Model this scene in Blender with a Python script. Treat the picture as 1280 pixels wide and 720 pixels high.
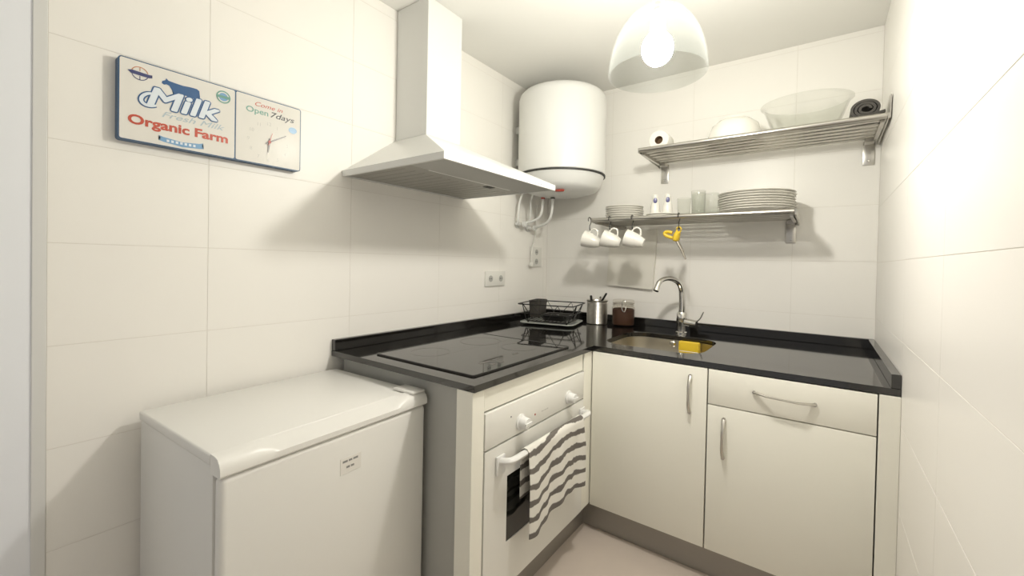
import bpy, bmesh, math, random
from mathutils import Matrix, Vector

random.seed(7)
S = bpy.context.scene
COL = S.collection
for o in list(bpy.data.objects):
    bpy.data.objects.remove(o)

# ------------------------------------------------------------------ camera, world, exposure
YAW, PITCH, ROLL = 0.6177, -0.0136, 0.0204
CAM = Vector((1.5855, -2.5274, 1.215))
FPX, PPX, PPY = 524.95, 13.19, -25.01
fw = Vector((-math.sin(YAW)*math.cos(PITCH), math.cos(YAW)*math.cos(PITCH), math.sin(PITCH)))
rt = fw.cross(Vector((0, 0, 1))).normalized()
up = rt.cross(fw)
rt2 = rt*math.cos(ROLL) + up*math.sin(ROLL)
up2 = -rt*math.sin(ROLL) + up*math.cos(ROLL)
cd = bpy.data.cameras.new('camera')
cam = bpy.data.objects.new('camera', cd)
COL.objects.link(cam)
M = Matrix((rt2, up2, -fw)).transposed().to_4x4()
M.translation = CAM
cam.matrix_world = M
cd.sensor_width = 36
cd.lens = FPX/1280*36
cd.shift_x = -PPX/1280
cd.shift_y = PPY/1280
cd.clip_start = 0.02
S.camera = cam

W = bpy.data.worlds.new('world')
S.world = W
W.use_nodes = True
W.node_tree.nodes['Background'].inputs[0].default_value = (1.0, 0.975, 0.94, 1)
W.node_tree.nodes['Background'].inputs[1].default_value = 0.48
S.view_settings.view_transform = 'Standard'
S.view_settings.look = 'None'
S.view_settings.exposure = 0.0
S.view_settings.gamma = 1.0
S.view_settings.use_curve_mapping = False
BULB_STRENGTH = 415.0
S.cycles.transparent_max_bounces = 32
BULB_COLOR = (1.0, 0.955, 0.885)

# ------------------------------------------------------------------ materials
def nodes(m):
    m.use_nodes = True
    return m.node_tree.nodes, m.node_tree.links

def mat(name, col, rough=0.5, metal=0.0, noise=0.0, scale=20.0, bump=0.0, spec=0.5, stretch=None, coat=0.0):
    m = bpy.data.materials.new(name)
    n, l = nodes(m)
    b = n['Principled BSDF']
    b.inputs['Base Color'].default_value = (*col, 1)
    b.inputs['Roughness'].default_value = rough
    b.inputs['Metallic'].default_value = metal
    b.inputs['Specular IOR Level'].default_value = spec
    b.inputs['Coat Weight'].default_value = coat
    if noise or bump:
        tc = n.new('ShaderNodeTexCoord')
        mp = n.new('ShaderNodeMapping')
        if stretch:
            mp.inputs['Scale'].default_value = stretch
        t = n.new('ShaderNodeTexNoise')
        t.inputs['Scale'].default_value = scale
        t.inputs['Detail'].default_value = 4
        l.new(tc.outputs['Object'], mp.inputs[0])
        l.new(mp.outputs[0], t.inputs['Vector'])
        if noise:
            r = n.new('ShaderNodeMixRGB')
            r.inputs[1].default_value = (*[max(0, c*(1-noise)) for c in col], 1)
            r.inputs[2].default_value = (*[min(1, c*(1+noise)) for c in col], 1)
            l.new(t.outputs['Fac'], r.inputs[0])
            l.new(r.outputs[0], b.inputs['Base Color'])
        if bump:
            bn = n.new('ShaderNodeBump')
            bn.inputs['Strength'].default_value = bump
            bn.inputs['Distance'].default_value = 0.002
            l.new(t.outputs['Fac'], bn.inputs['Height'])
            l.new(bn.outputs[0], b.inputs['Normal'])
    return m

def glass_mat(name, tint=(0.95, 0.96, 0.95), body=0.06, bodycol=(0.9, 0.9, 0.88), refl=0.4, rough=0.03, base=0.02):
    m = bpy.data.materials.new(name)
    n, l = nodes(m)
    n.remove(n['Principled BSDF'])
    out = n['Material Output']
    tr = n.new('ShaderNodeBsdfTransparent'); tr.inputs[0].default_value = (*tint, 1)
    df = n.new('ShaderNodeBsdfTranslucent'); df.inputs[0].default_value = (*bodycol, 1)
    gl = n.new('ShaderNodeBsdfGlossy'); gl.inputs['Roughness'].default_value = rough
    ly = n.new('ShaderNodeLayerWeight'); ly.inputs['Blend'].default_value = 0.5
    pw = n.new('ShaderNodeMath'); pw.operation = 'POWER'; pw.inputs[1].default_value = 4.0
    lw = n.new('ShaderNodeMath'); lw.operation = 'MULTIPLY_ADD'; lw.inputs[1].default_value = refl; lw.inputs[2].default_value = base
    l.new(ly.outputs['Facing'], pw.inputs[0]); l.new(pw.outputs[0], lw.inputs[0])
    a = n.new('ShaderNodeMixShader'); a.inputs[0].default_value = body
    c = n.new('ShaderNodeMixShader')
    l.new(tr.outputs[0], a.inputs[1]); l.new(df.outputs[0], a.inputs[2])
    l.new(lw.outputs[0], c.inputs[0]); l.new(a.outputs[0], c.inputs[1]); l.new(gl.outputs[0], c.inputs[2])
    l.new(c.outputs[0], out.inputs[0])
    return m

def emit_mat(name, col, st):
    m = bpy.data.materials.new(name)
    n, l = nodes(m)
    n.remove(n['Principled BSDF'])
    e = n.new('ShaderNodeEmission')
    e.inputs[0].default_value = (*col, 1); e.inputs[1].default_value = st
    l.new(e.outputs[0], n['Material Output'].inputs[0])
    return m

MT = {}
MT['tile'] = mat('glazed_tile', (0.90, 0.878, 0.83), 0.36, noise=0.01, scale=3, bump=0.02, spec=0.3)
MT['grout'] = mat('grout', (0.78, 0.75, 0.69), 0.9, noise=0.05, scale=40)
MT['ceiling'] = mat('ceiling_paint', (0.84, 0.83, 0.79), 0.9, noise=0.01, scale=6, bump=0.05)
MT['paint'] = mat('white_paint', (0.87, 0.89, 0.93), 0.5, noise=0.01, scale=8)
MT['trim'] = mat('trim_profile', (0.72, 0.72, 0.70), 0.4, noise=0.01)
MT['floor'] = mat('floor_tile', (0.62, 0.54, 0.47), 0.35, noise=0.10, scale=5, bump=0.03)
MT['laminate'] = mat('cream_laminate', (0.87, 0.855, 0.765), 0.38, noise=0.01, scale=4)
MT['carcass'] = mat('grey_melamine', (0.48, 0.48, 0.45), 0.5, noise=0.02)
MT['plinth'] = mat('brushed_plinth', (0.34, 0.32, 0.29), 0.35, metal=0.5, noise=0.05, scale=60, stretch=(1, 1, 20))
MT['granite'] = mat('black_granite', (0.010, 0.009, 0.008), 0.07, noise=0.4, scale=300, spec=0.9)
MT['hob'] = mat('black_ceramic_glass', (0.006, 0.006, 0.006), 0.035, noise=0.01, spec=1.0)
MT['hobmark'] = mat('hob_print', (0.10, 0.09, 0.08), 0.3, noise=0.01)
MT['enamel'] = mat('white_enamel', (0.77, 0.77, 0.745), 0.28, noise=0.008, scale=5)
MT['enamel2'] = mat('white_plastic', (0.80, 0.79, 0.74), 0.4, noise=0.01)
MT['fridge'] = mat('fridge_white', (0.80, 0.79, 0.75), 0.33, noise=0.008, scale=6, bump=0.01)
MT['gasket'] = mat('gasket_grey', (0.25, 0.25, 0.24), 0.7, noise=0.02)
MT['darkgap'] = mat('dark_cavity', (0.03, 0.03, 0.028), 0.6, noise=0.05)
MT['ovenglass'] = mat('oven_glass', (0.012, 0.013, 0.011), 0.08, noise=0.05, spec=0.6)
MT['steel'] = mat('brushed_steel', (0.56, 0.54, 0.50), 0.28, metal=1.0, noise=0.04, scale=30, stretch=(1, 30, 30))
MT['sinksteel'] = mat('sink_steel', (0.60, 0.56, 0.47), 0.30, metal=1.0, noise=0.04, scale=30)
MT['filter'] = mat('hood_filter_steel', (0.42, 0.41, 0.38), 0.45, metal=0.7, noise=0.05, scale=80)
MT['chrome'] = mat('chrome', (0.72, 0.71, 0.68), 0.10, metal=1.0, noise=0.01)
MT['ceramic'] = mat('white_ceramic', (0.82, 0.80, 0.74), 0.15, noise=0.008, coat=0.3)
MT['ceramic2'] = mat('grey_white_ceramic', (0.80, 0.78, 0.72), 0.18, noise=0.008, coat=0.3)
MT['black'] = mat('black_wire', (0.015, 0.014, 0.012), 0.35, noise=0.05)
MT['mesh'] = mat('dark_mesh', (0.05, 0.045, 0.038), 0.5, noise=0.3, scale=220)
MT['tray'] = mat('grey_tray', (0.36, 0.38, 0.35), 0.3, noise=0.03)
MT['coffee'] = mat('coffee_grounds', (0.060, 0.022, 0.009), 0.9, noise=0.5, scale=160, bump=0.6)
MT['paper'] = mat('soft_paper', (0.80, 0.78, 0.72), 0.9, noise=0.03, scale=90, bump=0.2)
MT['card'] = mat('cardboard', (0.16, 0.10, 0.055), 0.9, noise=0.1)
MT['rubber'] = mat('dark_grey_mat', (0.055, 0.05, 0.043), 0.6, noise=0.15, scale=60, bump=0.2)
MT['yellow'] = mat('yellow_plastic', (0.72, 0.50, 0.03), 0.4, noise=0.03)
MT['sponge'] = mat('yellow_sponge', (0.78, 0.55, 0.05), 0.9, noise=0.15, scale=120, bump=0.6)
MT['greytip'] = mat('grey_metal_tip', (0.38, 0.35, 0.30), 0.35, metal=0.6, noise=0.02)
MT['board'] = mat('white_board', (0.80, 0.775, 0.70), 0.45, noise=0.01)
MT['red'] = mat('red_plastic', (0.42, 0.05, 0.03), 0.4, noise=0.02)
MT['bluedark'] = mat('dark_blue_glaze', (0.035, 0.035, 0.16), 0.3, noise=0.02)
MT['signface'] = mat('sign_face', (0.78, 0.76, 0.71), 0.22, noise=0.02, scale=9, spec=0.05)
MT['signedge'] = mat('sign_edge_blue', (0.03, 0.09, 0.19), 0.4, noise=0.05)
MT['p_blue'] = mat('print_blue', (0.025, 0.10, 0.26), 0.3, noise=0.04)
MT['p_navy'] = mat('print_navy', (0.05, 0.06, 0.18), 0.3, noise=0.04)
MT['p_white'] = mat('print_white', (0.72, 0.78, 0.84), 0.3, noise=0.02)
MT['p_red'] = mat('print_red', (0.52, 0.07, 0.035), 0.3, noise=0.04)
MT['p_sky'] = mat('print_sky', (0.18, 0.36, 0.58), 0.3, noise=0.04)
MT['p_pale'] = mat('print_pale_blue', (0.44, 0.53, 0.58), 0.3, noise=0.04)
MT['p_green'] = mat('print_green', (0.14, 0.33, 0.27), 0.3, noise=0.04)
MT['p_grey'] = mat('print_grey', (0.58, 0.57, 0.53), 0.3, noise=0.02)
MT['p_dark'] = mat('print_dark', (0.03, 0.03, 0.035), 0.3, noise=0.02)
MT['p_orange'] = mat('print_orange', (0.55, 0.22, 0.10), 0.3, noise=0.02)
MT['handdark'] = mat('clock_hand', (0.04, 0.025, 0.02), 0.3, noise=0.02)
MT['glass'] = glass_mat('clear_glass', tint=(0.955, 0.96, 0.95), body=0.010, refl=0.7)
MT['jarglass'] = glass_mat('jar_glass', tint=(0.96, 0.95, 0.93), body=0.004, refl=0.3, base=0.01)
MT['shade'] = glass_mat('frosted_shade_glass', tint=(0.87, 0.88, 0.87), body=0.0065, bodycol=(0.95, 0.97, 0.93), refl=0.036, rough=0.45, base=0.0005)
MT['bulb'] = emit_mat('bulb_glow', BULB_COLOR, BULB_STRENGTH)

def towel_mat():
    m = bpy.data.materials.new('striped_towel')
    n, l = nodes(m)
    b = n['Principled BSDF']; b.inputs['Roughness'].default_value = 0.95
    b.inputs['Specular IOR Level'].default_value = 0.1
    uv = n.new('ShaderNodeUVMap')
    sp = n.new('ShaderNodeSeparateXYZ')
    l.new(uv.outputs[0], sp.inputs[0])
    tx = n.new('ShaderNodeTexNoise'); tx.inputs['Scale'].default_value = 30; tx.inputs['Detail'].default_value = 3
    l.new(uv.outputs[0], tx.inputs['Vector'])
    ad = n.new('ShaderNodeMath'); ad.operation = 'MULTIPLY_ADD'
    ad.inputs[1].default_value = 0.022; l.new(tx.outputs['Fac'], ad.inputs[0]); l.new(sp.outputs['Y'], ad.inputs[2])
    mu = n.new('ShaderNodeMath'); mu.operation = 'MULTIPLY'; mu.inputs[1].default_value = 1/0.054
    l.new(ad.outputs[0], mu.inputs[0])
    fr = n.new('ShaderNodeMath'); fr.operation = 'FRACT'; l.new(mu.outputs[0], fr.inputs[0])
    cr = n.new('ShaderNodeValToRGB')
    e = cr.color_ramp.elements
    e[0].position = 0.0; e[0].color = (0.80, 0.78, 0.72, 1)
    e[1].position = 0.56; e[1].color = (0.80, 0.78, 0.72, 1)
    for p, c in ((0.62, (0.17, 0.155, 0.14, 1)), (0.94, (0.17, 0.155, 0.14, 1)), (1.0, (0.80, 0.78, 0.72, 1))):
        x = e.new(p); x.color = c
    l.new(fr.outputs[0], cr.inputs[0]); l.new(cr.outputs[0], b.inputs['Base Color'])
    t2 = n.new('ShaderNodeTexNoise'); t2.inputs['Scale'].default_value = 400
    l.new(uv.outputs[0], t2.inputs['Vector'])
    bn = n.new('ShaderNodeBump'); bn.inputs['Strength'].default_value = 0.5; bn.inputs['Distance'].default_value = 0.002
    l.new(t2.outputs['Fac'], bn.inputs['Height']); l.new(bn.outputs[0], b.inputs['Normal'])
    return m
MT['towel'] = towel_mat()

# ------------------------------------------------------------------ mesh helpers
WM = {}
def nb():
    return bmesh.new()

def box(bm, x0, x1, y0, y1, z0, z1, bev=0.0, seg=2):
    r = bmesh.ops.create_cube(bm, size=1.0)
    vs = r['verts']
    for v in vs:
        v.co = Vector(((x0+x1)/2 + v.co.x*(x1-x0), (y0+y1)/2 + v.co.y*(y1-y0), (z0+z1)/2 + v.co.z*(z1-z0)))
    if bev:
        es = list({e for v in vs for e in v.link_edges})
        bmesh.ops.bevel(bm, geom=es, offset=bev, segments=seg, profile=0.5, affect='EDGES')
    return bm

def bx(*a, bev=0.0, seg=2):
    return box(nb(), *a, bev=bev, seg=seg)

def ring_frames(pts):
    pts = [Vector(p) for p in pts]
    n = len(pts)
    tang = []
    for i in range(n):
        a = pts[max(0, i-1)]; b = pts[min(n-1, i+1)]
        tang.append((b-a).normalized())
    ref = Vector((0, 0, 1)) if abs(tang[0].z) < 0.9 else Vector((1, 0, 0))
    u = tang[0].cross(ref).normalized()
    fr = []
    for t in tang:
        u = (u - t*u.dot(t)).normalized()
        fr.append((u, t.cross(u)))
    return pts, fr

def tube(bm, pts, r, n=8, sq=1.0, cap=True):
    pts, fr = ring_frames(pts)
    rings = []
    for i, (p, (u, v)) in enumerate(zip(pts, fr)):
        if isinstance(r, (list, tuple)):
            q = i/(len(pts)-1)*(len(r)-1); j = min(int(q), len(r)-2)
            rr = r[j]+(r[j+1]-r[j])*(q-j)
        else:
            rr = r
        rings.append([bm.verts.new(p + u*math.cos(2*math.pi*k/n)*rr + v*math.sin(2*math.pi*k/n)*rr*sq) for k in range(n)])
    for a, b in zip(rings, rings[1:]):
        for k in range(n):
            bm.faces.new((a[k], a[(k+1) % n], b[(k+1) % n], b[k]))
    if cap:
        bm.faces.new(rings[0][::-1]); bm.faces.new(rings[-1])
    return bm

def loop_tube(bm, pts, r, n=6):
    pts = [Vector(p) for p in pts]
    m = len(pts)
    rings = []
    for i, p in enumerate(pts):
        t = (pts[(i+1) % m]-pts[i-1]).normalized()
        ref = Vector((0, 0, 1)) if abs(t.z) < 0.95 else Vector((1, 0, 0))
        u = t.cross(ref).normalized(); v = t.cross(u)
        rings.append([bm.verts.new(p + u*math.cos(2*math.pi*k/n)*r + v*math.sin(2*math.pi*k/n)*r) for k in range(n)])
    for i in range(m):
        a = rings[i]; b = rings[(i+1) % m]
        for k in range(n):
            bm.faces.new((a[k], a[(k+1) % n], b[(k+1) % n], b[k]))
    return bm

def smooth_path(pts, it=2):
    pts = [Vector(p) for p in pts]
    for _ in range(it):
        q = [pts[0]]
        for a, b in zip(pts, pts[1:]):
            q += [a*0.75+b*0.25, a*0.25+b*0.75]
        q.append(pts[-1]); pts = q
    return pts

def lathe(bm, prof, n=32, c=(0, 0, 0), closed=False):
    c = Vector(c)
    rings = []
    for r, z in prof:
        if r < 1e-6:
            rings.append([bm.verts.new(c+Vector((0, 0, z)))])
        else:
            rings.append([bm.verts.new(c+Vector((r*math.cos(2*math.pi*k/n), r*math.sin(2*math.pi*k/n), z))) for k in range(n)])
    prs = list(zip(rings, rings[1:]))
    if closed:
        prs.append((rings[-1], rings[0]))
    for a, b in prs:
        if len(a) == 1 and len(b) == 1:
            continue
        for k in range(n):
            j = (k+1) % n
            if len(a) == 1:
                bm.faces.new((a[0], b[j], b[k]))
            elif len(b) == 1:
                bm.faces.new((a[k], a[j], b[0]))
            else:
                bm.faces.new((a[k], a[j], b[j], b[k]))
    return bm

def prism(bm, poly, axis, a0, a1):
    """poly: 2D points in the plane across axis (x: (y,z), y: (x,z), z: (x,y))"""
    def P(p, a):
        return {'x': Vector((a, p[0], p[1])), 'y': Vector((p[0], a, p[1])), 'z': Vector((p[0], p[1], a))}[axis]
    A = [bm.verts.new(P(p, a0)) for p in poly]
    B = [bm.verts.new(P(p, a1)) for p in poly]
    n = len(poly)
    bm.faces.new(A[::-1]); bm.faces.new(B)
    for i in range(n):
        bm.faces.new((A[i], A[(i+1) % n], B[(i+1) % n], B[i]))
    return bm

def rrect(x0, x1, y0, y1, r, n=6):
    out = []
    for cx, cy, a0 in ((x1-r, y1-r, 0), (x0+r, y1-r, 90), (x0+r, y0+r, 180), (x1-r, y0+r, 270)):
        for k in range(n+1):
            a = math.radians(a0+90*k/n)
            out.append((cx+r*math.cos(a), cy+r*math.sin(a)))
    return out

def obj(name, bm, m, parent=None, smooth=False, local=False):
    """one mesh object; top-level things get their origin at the middle of their base"""
    bmesh.ops.recalc_face_normals(bm, faces=bm.faces)
    me = bpy.data.meshes.new(name)
    bm.to_mesh(me); bm.free()
    me.materials.append(MT[m] if isinstance(m, str) else m)
    if smooth:
        for p in me.polygons:
            p.use_smooth = True
        try:
            me.set_sharp_from_angle(angle=math.radians(38))
        except Exception:
            pass
    o = bpy.data.objects.new(name, me)
    COL.objects.link(o)
    if parent is None:
        xs = [v.co for v in me.vertices]
        b = Vector(((min(v.x for v in xs)+max(v.x for v in xs))/2, (min(v.y for v in xs)+max(v.y for v in xs))/2, min(v.z for v in xs)))
        if not local:
            me.transform(Matrix.Translation(-b)); o.location = b
            WM[o.name] = Matrix.Translation(b)
        else:
            WM[o.name] = Matrix.Identity(4)
    else:
        o.parent = parent
        if not local:
            me.transform(WM[parent.name].inverted())
        WM[o.name] = WM[parent.name].copy()
    return o

def tag(o, label, cat, group=None):
    o['label'] = label; o['category'] = cat
    if group:
        o['group'] = group
    return o

def thing(name, label, cat, loc=(0, 0, 0), rz=0.0, group=None, rot=None):
    o = bpy.data.objects.new(name, None)
    o.empty_display_size = 0.05
    COL.objects.link(o)
    o.location = loc
    o.rotation_euler = rot if rot else (0, 0, rz)
    WM[o.name] = Matrix.Translation(Vector(loc)) @ o.rotation_euler.to_matrix().to_4x4()
    return tag(o, label, cat, group)

def struct(name, bm, m, smooth=False):
    o = obj(name, bm, m, None, smooth)
    o['kind'] = 'structure'
    return o

def copy_tree(o, parent=None):
    c = o.copy(); COL.objects.link(c)
    if parent is not None:
        c.parent = parent
    for ch in [x for x in bpy.data.objects if x.parent == o]:
        copy_tree(ch, c)
    return c

# ------------------------------------------------------------------ room shell
ZC, WR, YR = 2.336, 1.7965, -3.6
TT, JW = 0.001, 0.0016
struct('floor', bx(-0.1, WR+0.1, YR, 0.1, -0.08, 0.0), 'floor')
struct('ceiling', bx(-0.1, WR+0.1, YR, 0.1, ZC, ZC+0.08), 'ceiling')
wl = struct('wall_left', bx(-0.1, -TT, -2.36, 0.1, 0, ZC), 'grout')
wb = struct('wall_back', bx(-TT, WR+TT, TT, 0.1, 0, ZC), 'grout')
wr = struct('wall_right', bx(WR+TT, WR+0.1, YR, 0.1, 0, ZC), 'grout')
wp = struct('wall_left_painted', bx(-0.1, 0.0, YR, -2.385, 0, ZC), 'paint')
struct('trim_1', bx(-0.1, 0.004, -2.385, -2.36, 0, ZC, bev=0.0015), 'trim')

tile_cache = {}
def tile(wall, axis, a0, a1, z0, z1, plane, sgn):
    """axis 'x': wall in the y-z plane, axis 'y': wall in the x-z plane"""
    w, h = round(a1-a0-JW, 4), round(z1-z0-JW, 4)
    if w < 0.004 or h < 0.004:
        return
    key = (axis, w, h)
    if key not in tile_cache:
        if axis == 'x':
            b = bx(-TT/2, TT/2, -w/2, w/2, -h/2, h/2, bev=0.0003, seg=1)
        else:
            b = bx(-w/2, w/2, -TT/2, TT/2, -h/2, h/2, bev=0.0003, seg=1)
        me = bpy.data.meshes.new('tile'); b.to_mesh(me); b.free()
        me.materials.append(MT['tile'])
        tile_cache[key] = me
    o = bpy.data.objects.new('tile', tile_cache[key])
    COL.objects.link(o)
    o.parent = wall
    c = ((plane+sgn*TT/2, (a0+a1)/2, (z0+z1)/2) if axis == 'x' else ((a0+a1)/2, plane+sgn*TT/2, (z0+z1)/2))
    o.location = WM[wall.name].inverted() @ Vector(c)

def cuts(lo, hi, joints):
    s = [lo]+[j for j in sorted(joints) if lo+0.01 < j < hi-0.01]+[hi]
    return list(zip(s, s[1:]))
zl = [0.715+0.2625*k for k in range(-3, 8)]
zb = [0.7205+0.2650*k for k in range(-3, 8)]
zr = [0.735+0.2560*k for k in range(-3, 8)]
for a in cuts(-2.36, 0.0, [-2.02+0.494*k for k in range(-1, 6)]):
    for z in cuts(0, ZC, zl):
        tile(wl, 'x', *a, *z, -TT, 1)
for a in cuts(0.0, WR, [1.464-0.494*k for k in range(-1, 4)]):
    for z in cuts(0, ZC, zb):
        tile(wb, 'y', *a, *z, TT, -1)
for a in cuts(YR, 0.0, [-0.30-0.494*k for k in range(0, 8)]):
    for z in cuts(0, ZC, zr):
        tile(wr, 'x', *a, *z, WR+TT, -1)

# ------------------------------------------------------------------ fridge
fr0 = 0.0388
c_, s_ = math.cos(fr0), math.sin(fr0)
FO = (0.27*c_+0.298*s_, 0.27*s_-0.298*c_-1.5975)
fridge = thing('refrigerator', 'small white under-counter refrigerator standing left of the oven', 'refrigerator', (FO[0], FO[1], 0), fr0)
def FL(x0, x1, y0, y1, z0, z1, **k):
    return bx(x0-0.27, x1-0.27, y0+0.298, y1+0.298, z0, z1, **k)
obj('body', FL(0.022, 0.486, -0.592, -0.004, 0.03, 0.752, bev=0.004), 'fridge', fridge, local=True, smooth=True)
obj('lid', FL(0.0214, 0.481, -0.596, 0.0, 0.7525, 0.779, bev=0.006, seg=3), 'fridge', fridge, local=True, smooth=True)
obj('gasket', FL(0.4865, 0.496, -0.584, -0.012, 0.05, 0.745), 'gasket', fridge, local=True)
door = obj('door', FL(0.4965, 0.530, -0.594, -0.002, 0.045, 0.738, bev=0.014, seg=4), 'fridge', fridge, local=True, smooth=True)
# scooped top cap of the door: a bar with a hollow worked into the top edge
b = nb()
N = 28
rows = []
for i in range(N+1):
    t = i/N
    y = -0.596+0.596*t
    d = max(0.0, min(1.0, min((t-0.16)/0.05, (0.86-t)/0.08)))
    d = d*d*(3-2*d)
    rows.append([(0.4855, 0.739), (0.530, 0.739), (0.5345, 0.744), (0.5345, 0.758-0.001*d), (0.529, 0.770-0.010*d), (0.520, 0.779-0.016*d), (0.505, 0.782-0.012*d), (0.4855, 0.782-0.003*d)])
    rows[-1] = [b.verts.new((x-0.27, y+0.298, z)) for x, z in rows[-1]]
for p, q in zip(rows, rows[1:]):
    for k in range(8):
        b.faces.new((p[k], p[(k+1) % 8], q[(k+1) % 8], q[k]))
b.faces.new(rows[0][::-1]); b.faces.new(rows[-1])
obj('door_cap', b, 'fridge', fridge, local=True, smooth=True)
obj('hinge_cover', FL(0.43, 0.525, -0.055, -0.002, 0.7805, 0.789, bev=0.003), 'fridge', fridge, local=True, smooth=True)
bd = obj('badge', FL(0.5302, 0.5312, -0.312, -0.248, 0.628, 0.672, bev=0.0004, seg=1), 'signface', fridge, local=True)
for k, (y0, y1, z) in enumerate(((-0.305, -0.290, 0.662), (-0.287, -0.276, 0.662), (-0.273, -0.258, 0.662), (-0.294, -0.283, 0.645), (-0.280, -0.270, 0.645))):
    obj('badge_print', FL(0.53125, 0.53145, y0, y1, z-0.0028, z+0.0028), 'gasket', bd, local=True)
for x in (0.06, 0.45):
    for y in (-0.55, -0.05):
        obj('foot', lathe(nb(), [(0, 0), (0.018, 0), (0.016, 0.03), (0, 0.03)], 14, (x-0.27, y+0.298, 0)), 'gasket', fridge, local=True)

# ------------------------------------------------------------------ worktop
Z, CT, UH, UT = 0.8477, 0.021, 0.0445, 0.0246
CX, CY, CL = 0.7636, -0.8058, -1.602
wt = thing('worktop', 'L-shaped black polished stone worktop across oven and sink cabinets', 'worktop', (0.6, -0.6, Z-CT))
b = nb()
outer = [(0.001, CL), (CX, CL), (CX, CY), (WR-0.001, CY), (WR-0.001, -0.001), (0.001, -0.001)]
SX0, SX1, SY0, SY1 = 0.745, 1.19, -0.703, -0.285
hole = rrect(SX0, SX1, SY0, SY1, 0.10, 8)
def loopedges(bm, pts, z):
    v = [bm.verts.new((x, y, z)) for x, y in pts]
    return [bm.edges.new((v[i], v[(i+1) % len(v)])) for i in range(len(v))]
es = loopedges(b, outer, Z)+loopedges(b, hole, Z)
bmesh.ops.triangle_fill(b, use_beauty=True, edges=es)
top_faces = list(b.faces)
low = {v: b.verts.new(v.co-Vector((0, 0, CT))) for v in list(b.verts)}
for f in top_faces:
    b.faces.new([low[v] for v in reversed(f.verts)])
for e in es:
    p, q = e.verts
    b.faces.new((p, q, low[q], low[p]))
obj('slab', b, 'granite', wt)
obj('upstand', bx(0.001, UT, CL, -UT, Z+0.0003, Z+UH, bev=0.0015, seg=1), 'granite', wt)
obj('upstand', bx(0.001, WR-0.001, -UT, -0.001, Z+0.0003, Z+UH, bev=0.0015, seg=1), 'granite', wt)
obj('upstand', bx(WR-UT, WR-0.001, CY, -UT, Z+0.0003, Z+UH, bev=0.0015, seg=1), 'granite', wt)

# sink
sk = thing('sink', 'stainless steel sink bowl set into the black worktop', 'sink', ((SX0+SX1)/2, (SY0+SY1)/2, 0.69))
b = nb()
levels = [(0.012, Z-CT-0.0005, 0.10), (-0.004, Z-CT-0.0005, 0.10), (-0.006, Z-0.05, 0.10), (-0.014, Z-0.13, 0.09), (-0.03, Z-0.152, 0.08), (-0.06, Z-0.157, 0.06)]
rings = []
for off, z, r in levels:
    rings.append([b.verts.new((x, y, z)) for x, y in rrect(SX0-off, SX1+off, SY0-off, SY1+off, max(0.02, r+off), 8)])
for p, q in zip(rings, rings[1:]):
    n = len(p)
    for k in range(n):
        b.faces.new((p[k], p[(k+1) % n], q[(k+1) % n], q[k]))
b.faces.new(rings[-1])
obj('bowl', b, 'sinksteel', sk, smooth=True)
obj('drain', lathe(nb(), [(0, 0.004), (0.02, 0.004), (0.025, 0.0015), (0.042, 0.0015), (0.045, 0.0)], 24, (0.97, -0.5, Z-0.1565)), 'chrome', sk, smooth=True)
b = lathe(nb(), [(0, 0.006), (0.009, 0.006), (0.013, 0.002), (0.016, 0.0)], 18)
b.transform(Matrix.Translation((0.965, SY1-0.007, Z-0.042)) @ Matrix.Rotation(math.pi/2, 4, 'X'))
obj('overflow', b, 'chrome', sk, smooth=True)

sp = thing('sponge', 'yellow sponge held at the back of the steel sink', 'sponge', (1.055, -0.31, 0.77))
obj('foam', bx(1.005, 1.105, -0.326, -0.301, 0.772, 0.832, bev=0.006), 'sponge', sp, smooth=True)
obj('scouring_layer', bx(1.007, 1.103, -0.3355, -0.3262, 0.774, 0.830, bev=0.002), 'yellow', sp, smooth=True)
b = nb()
tube(b, smooth_path([(1.01, -0.297, 0.80), (1.01, -0.297, 0.768), (1.01, -0.335, 0.768), (1.01, -0.335, 0.785)], 1), 0.0018, 6)
tube(b, smooth_path([(1.10, -0.297, 0.80), (1.10, -0.297, 0.768), (1.10, -0.335, 0.768), (1.10, -0.335, 0.785)], 1), 0.0018, 6)
tube(b, [(1.01, -0.335, 0.785), (1.10, -0.335, 0.785)], 0.0018, 6)
obj('holder', b, 'chrome', sp, smooth=True)

# faucet
Z += 0.0006
fa = thing('faucet', 'chrome single-lever kitchen faucet with arched spout behind the sink', 'faucet', (0.975, -0.165, Z))
obj('base', lathe(nb(), [(0, 0), (0.030, 0), (0.030, 0.006), (0.024, 0.010), (0.024, 0.055), (0.027, 0.06), (0.027, 0.105), (0.021, 0.115), (0, 0.117)], 28, (0.975, -0.165, Z)), 'chrome', fa, smooth=True)
pts = smooth_path([(0.975, -0.165, Z+0.10), (0.977, -0.167, 1.02), (0.972, -0.18, 1.115), (0.935, -0.245, 1.15), (0.893, -0.30, 1.135), (0.885, -0.325, 1.088)], 3)
n = len(pts)
obj('spout', tube(nb(), pts, [0.0185-0.006*min(1, i/(n*0.75)) for i in range(n)], 14), 'chrome', fa, smooth=True)
t0, t1 = Vector(pts[-2]), Vector(pts[-1]); dv = (t1-t0).normalized()
obj('aerator', tube(nb(), [t1-dv*0.008, t1+dv*0.010], 0.0148, 14), 'chrome', fa, smooth=True)
obj('cartridge', tube(nb(), [(0.995, -0.170, Z+0.062), (1.055, -0.178, Z+0.058)], [0.022, 0.020], 18), 'chrome', fa, smooth=True)
obj('lever', tube(nb(), smooth_path([(1.045, -0.177, Z+0.066), (1.070, -0.178, Z+0.082), (1.088, -0.176, Z+0.125)], 2), [0.010, 0.008, 0.007, 0.005], 10, sq=0.5), 'chrome', fa, smooth=True)

Z -= 0.0006
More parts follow.
